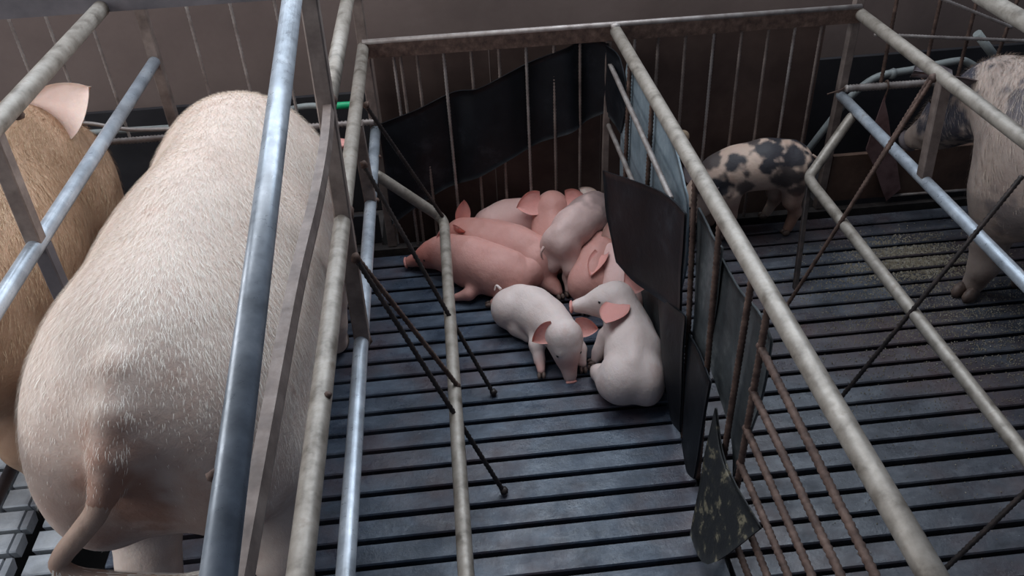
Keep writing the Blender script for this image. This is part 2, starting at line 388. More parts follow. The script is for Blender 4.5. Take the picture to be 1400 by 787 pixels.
# back fence of the left crates
fb = thing('crate_fence', 'thin barred back fence behind the tan sow and white sow', 'fence', (-.9, YB, 0))
for x in (-1.47, -1.316, -1.206, -1.078, -.781, -.648, -.512, -.385):
    P(fb, rebar('bar', [(x, YB, .51), (x, YB, 1.5)], .005, 'rail_angle', None, pitch=.014))
P(fb, rebar('rail', [(-2.2, YB - .012, .521), (XL, YB - .012, .515)], .011, 'rail_angle', None, pitch=.012))
P(fb, pipe('slack_rod', smooth_path([(-1.22, YB - .03, .60), (-1.17, YB - .03, .595), (-1.06, YB - .03, .565), (XLL, YB - .03, .555)], 5), .007, 'rail_angle', None, 10))
tl = thing('feed_trough', 'dark feed trough panel below the back rail of the left crates', 'trough', (-1.0, 2.9, 0))
v, q = box_v(-2.2, -.30, 3.00, 3.02, .0, .50); P(tl, mesh_obj('back_panel', v, q, 'panel', None, smooth=False))
v, q = box_v(-2.2, -.30, 2.755, 2.77, .0, .12); P(tl, mesh_obj('front_board', v, q, 'panel', None, smooth=False))
hose = thing('water_hose', 'grey water line with a green hose end behind the white sow', 'hose', (-.5, 2.86, 0))
P(hose, pipe('hose', smooth_path([(-2.2, 2.86, .50), (-1.3, 2.86, .49), (-.74, 2.86, .485), (-.53, 2.86, .524), (-.44, 2.86, .520)], 5), .011, 'water', None, 10))
P(hose, pipe('green_end', [(-.45, 2.86, .520), (-.31, 2.86, .516)], .0125, 'green', None, 12))

# ------------------------------------------------------------------ back fence of the two farrowing pens
bf = thing('pen_fence', 'barred steel back fence behind the sleeping piglets and spotted piglet', 'fence', (.57, YB, 0))
def angle_rail(x0, x1, z0, z1):
    V = []
    for x, z in ((x0, z0), (x1, z1)):
        for y, dz in ((-.020, .008), (.020, .008), (.020, .002), (-.014, .002), (-.014, -.042), (-.020, -.042)): V.append((x, YB + y, z + dz))
    Q = [(k, (k + 1) % 6, 6 + (k + 1) % 6, 6 + k) for k in range(6)] + [(5, 4, 3, 2, 1, 0), (6, 7, 8, 9, 10, 11)]
    return V, Q
v, q = angle_rail(XL, XRR, .782, .778); P(bf, mesh_obj('top_angle', v, q, 'rust', None, smooth=False))
P(bf, pipe('top_rail', [(XL, YB - .012, .792), (XRR, YB - .012, .788)], .0095, 'rail_angle', None, 12))
barx = [-.167, -.145, -.091, -.003, .087, .179, .27, .363, .451] + [.635, .715, .808, .905, 1.0, 1.092, 1.183, 1.275]
for i, x in enumerate(barx):
    P(bf, rebar('bar', [(x, YB, .775), (x + .004, YB, -.004)], .0052, 'tube' if i % 3 else 'rail_angle', None, pitch=.012))
P(bf, square_post('post', (XR - .02, YB, .778), (XR - .02, YB, -.004), .022, 'tube', None))

bb = thing('backing_board', 'dark brown backing boards behind the bars of the pen fence', 'board', (.5, 2.80, 0))
for k in range(4):
    x0 = -.24 + k * .3925; v, q = box_v(x0, x0 + .389, 2.795 + .003 * (k % 2), 2.81 + .003 * (k % 2), -.22, .755)
    P(bb, mesh_obj('board', v, q, 'board', None, smooth=False))

# ------------------------------------------------------------------ divider between the two farrowing pens
d2 = thing('pen_divider', 'central pipe and rebar divider hung with black rubber sheets', 'divider', (XR, 1.7, 0))
P(d2, pipe('top_rail', [(XR, 2.735, .77), (XR, .35, .782)], .0195, 'pale', None, 20, seg=6))
for a, b in (((XR, 1.735, .765), (XR, 1.612, 0)), ((XR, 1.535, .768), (XR, 1.467, 0)), ((XR, 1.318, .77), (XR, 1.322, .0)), ((XR, 1.224, .772), (XR + .004, 1.232, 0)),
             ((XR + .006, 2.2, .77), (XR + .006, 2.19, 0)), ((XR + .006, 2.5, .77), (XR + .006, 2.5, 0))):
    P(d2, rebar('upright_bar', [a, b], .0072, 'rust', None))
for z0, z1 in ((.652, .637), (.533, .534), (.424, .426), (.315, .330), (.21, .225), (.10, .115)):
    P(d2, rebar('side_bar', [(XR, 1.235, z0), (XR, .55, z1)], .0078, 'rust', None))
P(d2, square_post('post', (XR, .55, .78), (XR, .55, 0), .03, 'tube', None))
P(d2, rebar('back_bar', [(XR - .016, 2.70, .66), (XR - .016, 1.86, .622)], .0075, 'rail_angle', None))
P(d2, rebar('back_bar', [(XR - .016, 2.70, .437), (XR - .016, 1.86, .432)], .0075, 'rail_angle', None))
P(d2, lump('weld', (XR - .004, 2.70, .785), .016, 'rail_angle', None, 8))

# ------------------------------------------------------------------ right-hand crate divider
d3 = thing('crate_divider', 'pipe crate divider in front of the patched sow at right', 'divider', (XRR, 2.0, 0))
P(d3, pipe('upper_rail', [(XRR, 2.10, 1.012), (XRR, .8, 1.0)], .0215, 'pale', None, 20))
P(d3, pipe('middle_rail', [(XRR, 2.74, .764), (XRR, .7, .762)], .0195, 'pale', None, 20, seg=6))
P(d3, pipe('bottom_rail', [(XRR, 2.73, .466), (XRR, .7, .44)], .018, 'galv', None, 20, seg=6))
P(d3, square_post('post', (XRR, 2.735, 1.35), (XRR, 2.735, 0), .030, 'tube', None))
P(d3, square_post('post', (XRR, 2.15, .755), (XRR, 2.12, .47), .034, 'tube', None))
P(d3, square_post('post', (XRR, 1.2, 1.0), (XRR, 1.2, 0), .034, 'tube', None))
guard = smooth_path([(1.388, 2.60, .44), (1.37, 2.59, .43), (1.24, 2.49, .325), (1.206, 2.46, .303), (1.196, 2.42, .30), (1.195, 2.34, .30)], 6) + [np.array((1.195, y, .30)) for y in (2.0, 1.6, 1.2, .7)]
P(d3, pipe('guard_rail', guard, .0175, 'pale', None))
P(d3, square_post('guard_leg', (1.196, 2.44, .29), (1.118, 2.235, .0), .016, 'dark_rod', None))
for a, b in (((1.372, 2.17, .755), (1.051, 2.137, .004)), ((1.374, 2.185, .755), (1.20, 2.17, .315)), ((1.372, 1.70, .70), (1.037, 1.685, .004)), ((1.372, 1.12, .70), (1.041, 1.106, .004))):
    P(d3, rebar('brace_rod', [a, b], .0062, 'dark_rod' if b[2] < .1 and a[1] < 2 else 'rust', None))
for i, (p, r) in enumerate((((1.376, 2.172, .758), .013), ((1.392, 2.595, .446), .015), ((1.051, 2.137, .010), .010), ((1.394, 2.122, .478), .016), ((1.037, 1.685, .010), .010), ((1.40, 2.735, .50), .016))):
    P(d3, lump('weld', p, r, 'rust', None, seed=20 + i))
P(d3, pipe('wire_tie', smooth_path([(1.33, 2.70, .487), (1.37, 2.70, .497), (1.40, 2.712, .50), (1.415, 2.73, .47)], 5), .003, 'rust', None, 6))

# feeding grille at the head of the right-hand crate
gr = thing('feeding_grille', 'rebar grille at the head of the patched sow crate', 'grille', (1.7, YB, .5))
for x0, x1 in ((1.530, 1.505), (1.683, 1.66), (1.812, 1.79), (1.935, 1.975)):
    P(gr, rebar('bar', [(x0, YB, .505), (x1, YB, 1.25)], .0065, 'rust', None, pitch=.012))
P(gr, rebar('rail', [(XRR, YB - .014, .500), (2.3, YB - .014, .490)], .0125, 'rail_angle', None, pitch=.012))
P(gr, rebar('cross_bar', [(1.46, YB - .012, .688), (2.3, YB - .012, .592)], .0060, 'rail_angle', None, pitch=.012))
P(gr, rebar('cross_bar', [(1.62, YB - .012, .815), (1.95, YB - .012, .678)], .0055, 'rail_angle', None, pitch=.012))
wp = thing('water_pipe', 'bent grey water pipe looping behind the feeding grille', 'pipe', (1.6, 2.85, 0))
P(wp, pipe('run', smooth_path([(1.335, 2.85, .13), (1.37, 2.85, .19), (1.447, 2.85, .321), (1.502, 2.85, .405), (1.586, 2.85, .47), (1.721, 2.85, .488), (1.875, 2.85, .508), (1.93, 2.85, .495), (2.03, 2.85, .43)], 6), .0135, 'water', None, 12))
P(wp, lump('coupling', (1.64, 2.85, .478), .019, 'water', None, 1))
P(wp, pipe('riser', [(1.94, 2.87, .60), (2.08, 2.87, .46)], .016, 'water', None, 12))
tr = thing('feed_trough', 'brown boarded feed trough below the feeding grille', 'trough', (1.85, 2.8, 0))
v, q = box_v(1.42, 2.25, 2.735, 2.755, .02, .215); P(tr, mesh_obj('front_board', v, q, 'trough', None, smooth=False))
v, q = box_v(1.42, 2.25, 3.00, 3.02, .0, .49); P(tr, mesh_obj('back_panel', v, q, 'panel', None, smooth=False))
v, q = box_v(1.42, 2.25, 2.735, 3.02, -.004, .02); P(tr, mesh_obj('base', v, q, 'panel', None, smooth=False))
P(tr, pipe('rim_rod', [(1.66, 2.727, .028), (2.25, 2.727, .020)], .006, 'rail_angle', None, 8))
# hanging red-brown plate
outl = [(1.545, .476), (1.549, .44), (1.580, .37), (1.610, .288), (1.668, .16), (1.706, .060), (1.662, .008), (1.632, .06), (1.575, .17), (1.524, .248), (1.531, .33), (1.540, .44)]
V = [(x, 2.695 + .05 * (.48 - z), z) for x, z in outl] + [(x + .006, 2.709 + .05 * (.48 - z), z) for x, z in outl]; n = len(outl)
Q = [tuple(range(n))[::-1], tuple(range(n, 2 * n))] + [(k, (k + 1) % n, n + (k + 1) % n, n + k) for k in range(n)]
pl = thing('hanging_plate', 'twisted red-brown sheet plate hanging beside the feed trough', 'plate', (1.6, 2.70, .0))
P(pl, mesh_obj('sheet', V, Q, 'plate', None, smooth=False))
P(pl, pipe('hook', smooth_path([(1.547, 2.70, .455), (1.545, 2.69, .50), (1.545, 2.706, .518), (1.545, 2.722, .50)], 5), .0035, 'rust', None, 6))

# ------------------------------------------------------------------ rubber sheets
G = 'rubber sheets laced through the pen bars'
top = [(-.245, .505), (-.12, .545), (.019, .589), (.10, .606), (.20, .650), (.296, .678), (.40, .722), (.468, .737), (.545, .728)]
bot = [(-.25, .10), (-.15, .17), (-.03, .225), (.08, .27), (.19, .325), (.30, .37), (.42, .415), (.48, .445), (.55, .482)]
wv = [-.015, -.016, .016, -.017, -.017, .016, -.014, .016, -.012]
grid = [[(x, YB + w * .9, z) for (x, z), w in zip(top, wv)], [((a[0] + b[0]) / 2, YB + w, (a[1] + b[1]) / 2) for a, b, w in zip(top, bot, wv)], [(x, YB + w * .9, z) for (x, z), w in zip(bot, wv)]]
tag(sheet('rubber_sheet', grid, .006, 'rubber', (0, -1, 0), 48, 10, wav=.004), 'long wavy black rubber sheet hung slantwise on the back fence', 'rubber sheet', G)
grid = [[(XR - .03, 2.70, .725), (XR + .004, 2.64, .70), (XR + .012, 2.54, .60)], [(XR - .02, 2.70, .60), (XR + .004, 2.66, .57), (XR + .012, 2.58, .50)], [(XR - .015, 2.70, .47), (XR + .004, 2.67, .45), (XR + .012, 2.62, .44)]]
tag(sheet('rubber_sheet', grid, .006, 'rubber', (-1, -.5, 0), 8, 8, seed=3), 'torn black rubber scrap in the back corner of the central divider', 'rubber sheet', G)
grid = [[(XR + .02, 2.60, .70), (XR + .022, 2.35, .715), (XR + .026, 2.06, .71), (XR + .02, 1.84, .64)], [(XR + .02, 2.64, .5), (XR + .022, 2.35, .50), (XR + .026, 2.06, .48), (XR + .02, 1.80, .46)], [(XR + .02, 2.64, .14), (XR + .022, 2.35, .20), (XR + .026, 2.06, .24), (XR + .02, 1.86, .26)]]
tag(sheet('rubber_sheet', grid, .006, 'rubber_lit', (-1, 0, 0), 15, 10, seed=5), 'rubber sheet in a painted lit grey-blue tone behind the light bars of the central divider', 'rubber sheet', G)
grid = [[(.45, 2.263, .499), (.49, 2.06, .575), (.535, 1.88, .63), (.553, 1.735, .652)], [(.455, 2.20, .37), (.50, 2.02, .44), (.535, 1.86, .49), (.553, 1.725, .50)], [(.475, 2.142, .24), (.505, 1.99, .265), (.54, 1.84, .31), (.555, 1.712, .352)]]
tag(sheet('rubber_sheet', grid, .006, 'rubber', (-1, .2, 0), 15, 10, seed=7), 'big black rubber flap jutting into the pen above the sleeping piglets', 'rubber sheet', G)
grid = [[(.545, 2.32, .26), (.56, 2.10, .28), (.56, 1.90, .30)], [(.545, 2.30, .14), (.57, 2.05, .15), (.56, 1.78, .16)], [(.545, 2.27, .012), (.575, 2.0, .012), (.562, 1.70, .012)]]
tag(sheet('rubber_sheet', grid, .006, 'rubber_grey', (-1, 0, 0), 12, 8, seed=9), 'low grey rubber strip along the floor beside the white piglets', 'rubber sheet', G)
grid = [[(.549, 1.918, .30), (.546, 1.80, .335), (.55, 1.65, .40)], [(.55, 1.85, .16), (.530, 1.74, .19), (.548, 1.62, .22)], [(.55, 1.70, .012), (.545, 1.65, .02), (.55, 1.59, .045)]]
tag(sheet('rubber_sheet', grid, .006, 'rubber', (-1, 0, 0), 12, 10, seed=11), 'black rubber sheet with a pointed top corner behind the curled piglet', 'rubber sheet', G)
grid = [[(.566, 1.655, .34), (.563, 1.55, .36), (.556, 1.44, .365)], [(.556, 1.60, .14), (.548, 1.52, .15), (.548, 1.43, .20)], [(.545, 1.55, .035), (.538, 1.48, .018), (.54, 1.42, .05)]]
tag(sheet('rubber_sheet', grid, .006, 'rubber', (-1, 0, 0), 12, 10, seed=13), 'rounded black rubber sheet reaching the floor between two divider bars', 'rubber sheet', G)
grid = [[(.59, 1.755, .655), (.588, 1.65, .655), (.585, 1.548, .672)], [(.59, 1.72, .47), (.590, 1.63, .48), (.585, 1.545, .49)], [(.58, 1.66, .28), (.58, 1.60, .285), (.58, 1.54, .305)]]
tag(sheet('rubber_sheet', grid, .006, 'rubber_grey', (-1, 0, 0), 10, 10, seed=15), 'upright grey rubber strip under the divider rail, second from its flap', 'rubber sheet', G)
grid = [[(.592, 1.60, .635), (.606, 1.46, .615), (.592, 1.322, .665), (.60, 1.255, .64)], [(.592, 1.57, .48), (.603, 1.45, .46), (.588, 1.31, .49), (.60, 1.25, .50)], [(.585, 1.53, .34), (.592, 1.45, .30), (.588, 1.35, .28), (.585, 1.29, .20)]]
tag(sheet('rubber_sheet', grid, .006, 'rubber_grey', (-1, 0, 0), 15, 10, seed=17), 'bulging grey rubber sheet with a curled edge nearest the rusty side bars', 'rubber sheet', G)
grid = [[(.552, 1.375, .345), (.55, 1.34, .32), (.552, 1.29, .25)], [(.525, 1.33, .18), (.53, 1.24, .20), (.545, 1.15, .24)], [(.497, 1.28, .016), (.50, 1.19, .05), (.515, 1.085, .20)]]
grid = [[(.552, 1.375, .345), (.552, 1.345, .315), (.552, 1.30, .262)], [(.53, 1.345, .20), (.535, 1.25, .22), (.552, 1.18, .28)], [(.497, 1.28, .016), (.497, 1.15, .075), (.56, 1.065, .30)]]
tag(sheet('rubber_sheet', grid, .007, 'rubber_dirty', (-1, -.3, .2), 10, 10, seed=19), 'mud-flecked rubber flap curling out at the divider foot', 'rubber sheet', G)

# ------------------------------------------------------------------ animals: one continuous skin per body
def A(*v): return np.array(v, np.float32)
def unit(v): v = np.asarray(v, float); return v / (np.linalg.norm(v) + 1e-9)
def cone(a, ra, b, rb, k=.03): return ('c', np.array(a, float), ra, np.array(b, float), rb, k)
def ell(c, r, k=.03, yaw=0.0, pitch=0.0, roll=0.0, sub=False):
    R = np.array((Matrix.Rotation(yaw, 3, 'Z') @ Matrix.Rotation(pitch, 3, 'X') @ Matrix.Rotation(roll, 3, 'Y')))
    return ('e', np.array(c, float), np.array(r, float), R, k, sub)
def chain(pts, k=.025): return [cone(p[:3], p[3], q[:3], q[3], k) for p, q in zip(pts[:-1], pts[1:])]

def sdf_mesh(prims, h):
    lo = np.array([1e9] * 3); hi = -lo
    for p in prims:
        if p[0] == 'c':
            for c, r in ((p[1], p[2]), (p[3], p[4])): lo = np.minimum(lo, c - r); hi = np.maximum(hi, c + r)
        elif not p[5]:
            r = max(p[2]); lo = np.minimum(lo, p[1] - r); hi = np.maximum(hi, p[1] + r)
    lo -= 3 * h; hi += 3 * h
    n = np.ceil((hi - lo) / h).astype(int) + 1
    ax = [(lo[i] + h * np.arange(n[i])).astype(np.float32) for i in range(3)]
    D = np.full(tuple(n), 9.0, np.float32)
    for p in prims:
        if p[0] == 'c': rad = max(p[2], p[4]); l = np.minimum(p[1], p[3]) - rad; u = np.maximum(p[1], p[3]) + rad; k = p[5]
        else: rad = max(p[2]); l = p[1] - rad; u = p[1] + rad; k = p[4]
        mg = k * 1.3 + 3 * h
        s = tuple(slice(max(0, int((l[i] - mg - lo[i]) / h)), min(n[i], int((u[i] + mg - lo[i]) / h) + 2)) for i in range(3))
        X = ax[0][s[0]][:, None, None]; Y = ax[1][s[1]][None, :, None]; Z = ax[2][s[2]][None, None, :]
        if p[0] == 'c':
            a, ra, b, rb = p[1], p[2], p[3], p[4]; ba = b - a; l2 = ba @ ba + 1e-9
            t = ((X - a[0]) * ba[0] + (Y - a[1]) * ba[1] + (Z - a[2]) * ba[2]) / l2
            t = np.clip(t, 0, 1)
            d = np.sqrt((X - a[0] - t * ba[0]) ** 2 + (Y - a[1] - t * ba[1]) ** 2 + (Z - a[2] - t * ba[2]) ** 2) - (ra + (rb - ra) * t)
        else:
            c, r, R = p[1], p[2], p[3]
            dx, dy, dz = X - c[0], Y - c[1], Z - c[2]
            q = [R[0, i] * dx + R[1, i] * dy + R[2, i] * dz for i in range(3)]
            k0 = np.sqrt(sum((q[i] / r[i]) ** 2 for i in range(3))); k1 = np.sqrt(sum((q[i] / r[i] ** 2) ** 2 for i in range(3))) + 1e-6
            d = k0 * (k0 - 1) / k1
        cur = D[s]; d = d.astype(np.float32)
        if p[0] == 'e' and p[5]:
            d = -d; hh = np.maximum(k - np.abs(cur - d), 0) / k; D[s] = np.maximum(cur, d) + hh * hh * k * .25
        else:
            hh = np.maximum(k - np.abs(cur - d), 0) / k; D[s] = np.minimum(cur, d) - hh * hh * k * .25
    # surface nets
    inside = D < 0
    cs = tuple(m - 1 for m in n)
    acc = np.zeros(cs + (3,), np.float32); cnt = np.zeros(cs, np.int32)
    corners = [(i, j, k) for i in (0, 1) for j in (0, 1) for k in (0, 1)]
    def sub(Ar, c): return Ar[c[0]:c[0] + cs[0], c[1]:c[1] + cs[1], c[2]:c[2] + cs[2]]
    for c in corners:
        for axis in range(3):
            if c[axis]: continue
            c2 = list(c); c2[axis] = 1; c2 = tuple(c2)
            a = sub(D, c); b = sub(D, c2); m = (a < 0) != (b < 0)
            idx = np.nonzero(m); t = a[idx] / (a[idx] - b[idx])
            pos = np.tile(np.array(c, np.float32), (len(t), 1)); pos[:, axis] = t
            acc[idx] += pos; cnt[idx] += 1
    act = np.nonzero(cnt > 0); ids = np.full(cs, -1, np.int64); ids[act] = np.arange(len(act[0]))
    V = (np.stack(act, 1) + acc[act] / cnt[act][:, None]) * h + lo
    F = []
    for axis in range(3):
        o1, o2 = [(1, 2), (2, 0), (0, 1)][axis]
        sl = [slice(None)] * 3; sl2 = [slice(None)] * 3
        sl[axis] = slice(0, n[axis] - 1); sl2[axis] = slice(1, n[axis])
        a = inside[tuple(sl)]; b = inside[tuple(sl2)]
        e = np.argwhere(a != b); e = e[(e[:, o1] > 0) & (e[:, o2] > 0) & (e[:, o1] < n[o1] - 1) & (e[:, o2] < n[o2] - 1)]
        d1_ = np.zeros(3, int); d1_[o1] = 1; d2_ = np.zeros(3, int); d2_[o2] = 1
        q = [e - d1_ - d2_, e - d2_, e, e - d1_]
        I = np.stack([ids[x[:, 0], x[:, 1], x[:, 2]] for x in q], 1)
        flip = ~a[e[:, 0], e[:, 1], e[:, 2]]
        I[flip] = I[flip][:, ::-1]; F.append(I)
    return V, np.concatenate(F)

def body_object(prims, h, mat, root, base, patches=(), flush_shade=(), smooth_it=2, nz=.5):
    V, F = sdf_mesh(prims, h)
    # light Laplacian smoothing
    E_ = np.concatenate([F[:, [0, 1]], F[:, [1, 2]], F[:, [2, 3]], F[:, [3, 0]]])
    for _ in range(smooth_it):
        s = np.zeros_like(V); c = np.zeros(len(V))
        np.add.at(s, E_[:, 0], V[E_[:, 1]]); np.add.at(c, E_[:, 0], 1)
        np.add.at(s, E_[:, 1], V[E_[:, 0]]); np.add.at(c, E_[:, 1], 1)
        V = V * .5 + .5 * s / np.maximum(c, 1)[:, None]
    Vl = V - np.array(base)
    me = bpy.data.meshes.new('body')
    me.vertices.add(len(Vl)); me.vertices.foreach_set('co', Vl.astype(np.float32).ravel())
    me.loops.add(F.size); me.loops.foreach_set('vertex_index', F.astype(np.int32).ravel())
    me.polygons.add(len(F)); me.polygons.foreach_set('loop_start', np.arange(0, F.size, 4, dtype=np.int32))
    me.polygons.foreach_set('loop_total', np.full(len(F), 4, np.int32))
    me.update(calc_edges=True); me.validate()
    me.polygons.foreach_set('use_smooth', [True] * len(me.polygons))
    me.materials.append(M[mat])
    for nm, lst in (('patch', patches), ('flush_shade', flush_shade)):
        at = me.attributes.new(nm, 'FLOAT', 'POINT'); w = np.zeros(len(V))
        if lst:
            jit = np.array([mnoise.noise(Vector(p) * 26) + .5 * mnoise.noise(Vector(p) * 60) for p in V])
            for c, r, s in lst:
                d = np.linalg.norm((V - np.array(c)) / np.array(r), axis=1) + jit * nz * (.5 if nm == 'flush_shade' else 1)
                w = np.maximum(w, s * np.clip((1.15 - d) / (.3 if nm == 'patch' else .8), 0, 1))
        at.data.foreach_set('value', w.astype(np.float32))
    o = bpy.data.objects.new('body', me); link(o, root)
    return o, V, F

def ear_mesh(basep, d, side, L, Wd, cup=.25, droop=0.0, thick=.004, tip=.8):
    """leaf-shaped ear: base centre, direction along the ear, width direction; cupped and drooping"""
    d = unit(d); side = np.asarray(side, float); side = unit(side - d * (side @ d)); nrm = np.cross(side, d)
    NU, NV = 12, 8; V = []
    for s in (0, 1):
        for i in range(NU + 1):
            u = i / NU
            w = Wd * (math.sin(math.pi * min(1, (.28 + .72 * u ** 1.05))) ** tip) * (1 if u < .97 else .75) + .0015
            for j in range(NV + 1):
                v = (j / NV - .5) * 2
                p = np.array(basep) + d * L * u + side * v * w * .5 + nrm * (cup * Wd * (v * v - .3) * (1 - .5 * u)) - nrm * droop * L * u * u
                V.append(p + nrm * (thick * (1 - .6 * u) * (1 - .6 * v * v) * (1 if s else -1) * .5))
    Q = []; B = NV + 1; T = (NU + 1) * B
    for i in range(NU):
        for j in range(NV):
            a = i * B + j; Q.append((a, a + 1, a + B + 1, a + B)); b = a + T; Q.append((b, b + B, b + B + 1, b + 1))
    edge = [(i, 0) for i in range(NU + 1)] + [(NU, j) for j in range(1, NV + 1)] + [(i, NV) for i in range(NU - 1, -1, -1)] + [(0, j) for j in range(NV - 1, 0, -1)]
    for k in range(len(edge)):
        a = edge[k][0] * B + edge[k][1]; e2 = edge[(k + 1) % len(edge)]; b = e2[0] * B + e2[1]
        Q.append((a, a + T, b + T, b))
    return V, Q

def blob(c, r, R=None, seg=10, rings=7):
    V = []; Q = []; R = np.eye(3) if R is None else R
    for i in range(rings + 1):
        th = math.pi * i / rings
        for k in range(seg):
            a = 2 * math.pi * k / seg
            V.append(np.array(c) + R @ np.array([r[0] * math.sin(th) * math.cos(a), r[1] * math.sin(th) * math.sin(a), r[2] * math.cos(th)]))
    for i in range(rings):
        for k in range(seg): Q.append((i * seg + k, i * seg + (k + 1) % seg, (i + 1) * seg + (k + 1) % seg, (i + 1) * seg + k))
    return V, Q
def basis(d, up):
    d = unit(d); s = unit(np.cross(d, up)); u = np.cross(s, d); return np.stack([s, d, u], 1)     # columns: side, forward, up

def head_prims(c, d, up, s, k=.02):
    c = np.array(c, float); B = basis(d, up); f = lambda x, y, z: c + B @ (np.array([x, y, z]) * s)
    return [cone(f(0, -.012, 0), .050 * s, f(0, .040, -.004), .039 * s, k),
            cone(f(0, .036, -.006), .036 * s, f(0, .115, -.024), .0215 * s, k),
            cone(f(.026, .0, -.022), .029 * s, f(.012, .065, -.03), .019 * s, k), cone(f(-.026, .0, -.022), .029 * s, f(-.012, .065, -.03), .019 * s, k),
            cone(f(0, .03, -.034), .021 * s, f(0, .098, -.040), .013 * s, .010),
            ell(f(.025, .036, .020), A(.012, .016, .010) * s, .010), ell(f(-.025, .036, .020), A(.012, .016, .010) * s, .010)], f, B

def finish_head(root, base, f, B, s, ears, ear_mat, snout_mat='ear_pink'):
    base = np.array(base); sh = lambda m: ([v - base for v in m[0]], m[1])
    # snout disc with nostrils
    R3 = B @ np.array([[1, 0, 0], [0, 0, 1], [0, -1, 0]])       # local z -> forward
    c0 = f(0, .133, -.026)
    o = mesh_obj('snout', *sh(blob(c0, A(.0225, .019, .007) * s, R3, 16, 8)), snout_mat, root)
    for sx in (-1, 1):
        mesh_obj('nostril', *sh(blob(f(sx * .008, .139, -.024), A(.004, .0055, .0025) * s, R3)), 'eye', o)
        mesh_obj('eye', *sh(blob(f(sx * .034, .046, .020), A(.0052, .0058, .0046) * s)), 'eye', root)
    for er in ears:
        if er[0] == 'W':                          # base point, direction, direction the inner face looks
            _, bp, d, fn, L, Wd, cup, droop = er
            mesh_obj('ear', *sh(ear_mesh(bp, d, np.cross(unit(d), unit(fn)), L, Wd, cup, droop, .005 * s)), ear_mat, root); continue
        sx, dirl, sidel, L, Wd, cup, droop = er
        bp = f(sx * .034, -.012, .028)
        d = B @ np.array(dirl, float); sd = B @ np.array(sidel, float)
        mesh_obj('ear', *sh(ear_mesh(bp, d, sd, L * s, Wd * s, cup, droop, .005 * s)), ear_mat, root)

def hooves(root, base, feet, s):
    base = np.array(base)
    for p, d in feet:
        p = np.array(p, float); B = basis(d, (0, 0, 1)); ms = []
        for sx in (-1, 1):
            ms.append(blob(p + B @ (A(sx * .0068, .006, 0) * s) - base, A(.0068, .014, .010) * s, B, 8, 6))
        mesh_obj('hoof', *merge(*ms), 'hoof', root)

def tail(root, base, pts, r0, r1, mat, n=5):
    pp = smooth_path(pts, n); m = len(pp)
    v, q = tube(pp, [r0 + (r1 - r0) * i / (m - 1) for i in range(m)], 8)
    base = np.array(base); return mesh_obj('tail', [a - base for a in v], q, mat, root)

PG = 'piglets asleep in the corner of the pen'
def piglet(label, spine, head, legs, feet, tailp, mat, ear_mat, ears, s=1.0, hams=(), extra=(), group=PG, patches=(), flush_shade=(), h=.0065, nz=.5, snout_mat='ear_pink'):
    """spine: (x,y,z,r) rump to neck; head: (centre, forward, up)"""
    bx = float(np.mean([p[0] for p in spine])); by = float(np.mean([p[1] for p in spine])); base = (bx, by, 0)
    root = thing('piglet', label, 'piglet', base, group)
    pr = chain(spine, .05)
    hp, f, B = head_prims(head[0], head[1], head[2], s)
    pr += [cone(spine[-1][:3], spine[-1][3], head[0], .052 * s, .04)]
    pr += hp
    n_ = len(spine)
    for i in range(n_ - 1):                       # backbone line
        p, q = np.array(spine[i][:3]), np.array(spine[i + 1][:3]); d = unit(q - p); u = unit(np.array([0, 0, 1.]) - d * d[2])
        pr.append(cone(p + u * (spine[i][3] - .009), .0125, q + u * (spine[i + 1][3] - .009), .0125, .03))
    d = unit(np.array(spine[1][:3]) - np.array(spine[0][:3])); sd = unit(np.cross(d, (0, 0, 1)))
    d2 = unit(np.array(spine[-1][:3]) - np.array(spine[-2][:3])); sd2 = unit(np.cross(d2, (0, 0, 1)))
    for sx in (-1, 1):                            # hips and shoulder blades
        p = np.array(spine[0][:3]); r = spine[0][3]; pr.append(ell(p + sd * sx * r * .55 - d * r * .15 - np.array([0, 0, .12 * r]), (r * .62, r * .85, r * .86), .018, yaw=math.atan2(-d[0], d[1])))
        p = np.array(spine[-2][:3]); r = spine[-2][3]; pr.append(ell(p + sd2 * sx * r * .60 - np.array([0, 0, .10 * r]), (r * .50, r * .62, r * .80), .018, yaw=math.atan2(-d2[0], d2[1])))
    for hm in hams: pr.append(hm)
    for lg in legs: pr += chain(lg, .016)
    pr += list(extra)
    body_object(pr, h, mat, root, base, patches, flush_shade, nz=nz)
    finish_head(root, base, f, B, s, ears, ear_mat, snout_mat)
    hooves(root, base, feet, 1.0 * s)
    if tailp: tail(root, base, tailp, .0055, .0022, mat)
    return root
def ears_std(L=.085, Wd=.062, out=1.0, up=.35, back=.15, droop=.15, cup=.28):
    return [(sx, (sx * out, -back, up), (0, 1, .35), L, Wd, -cup * sx, -droop * sx) for sx in (-1, 1)]

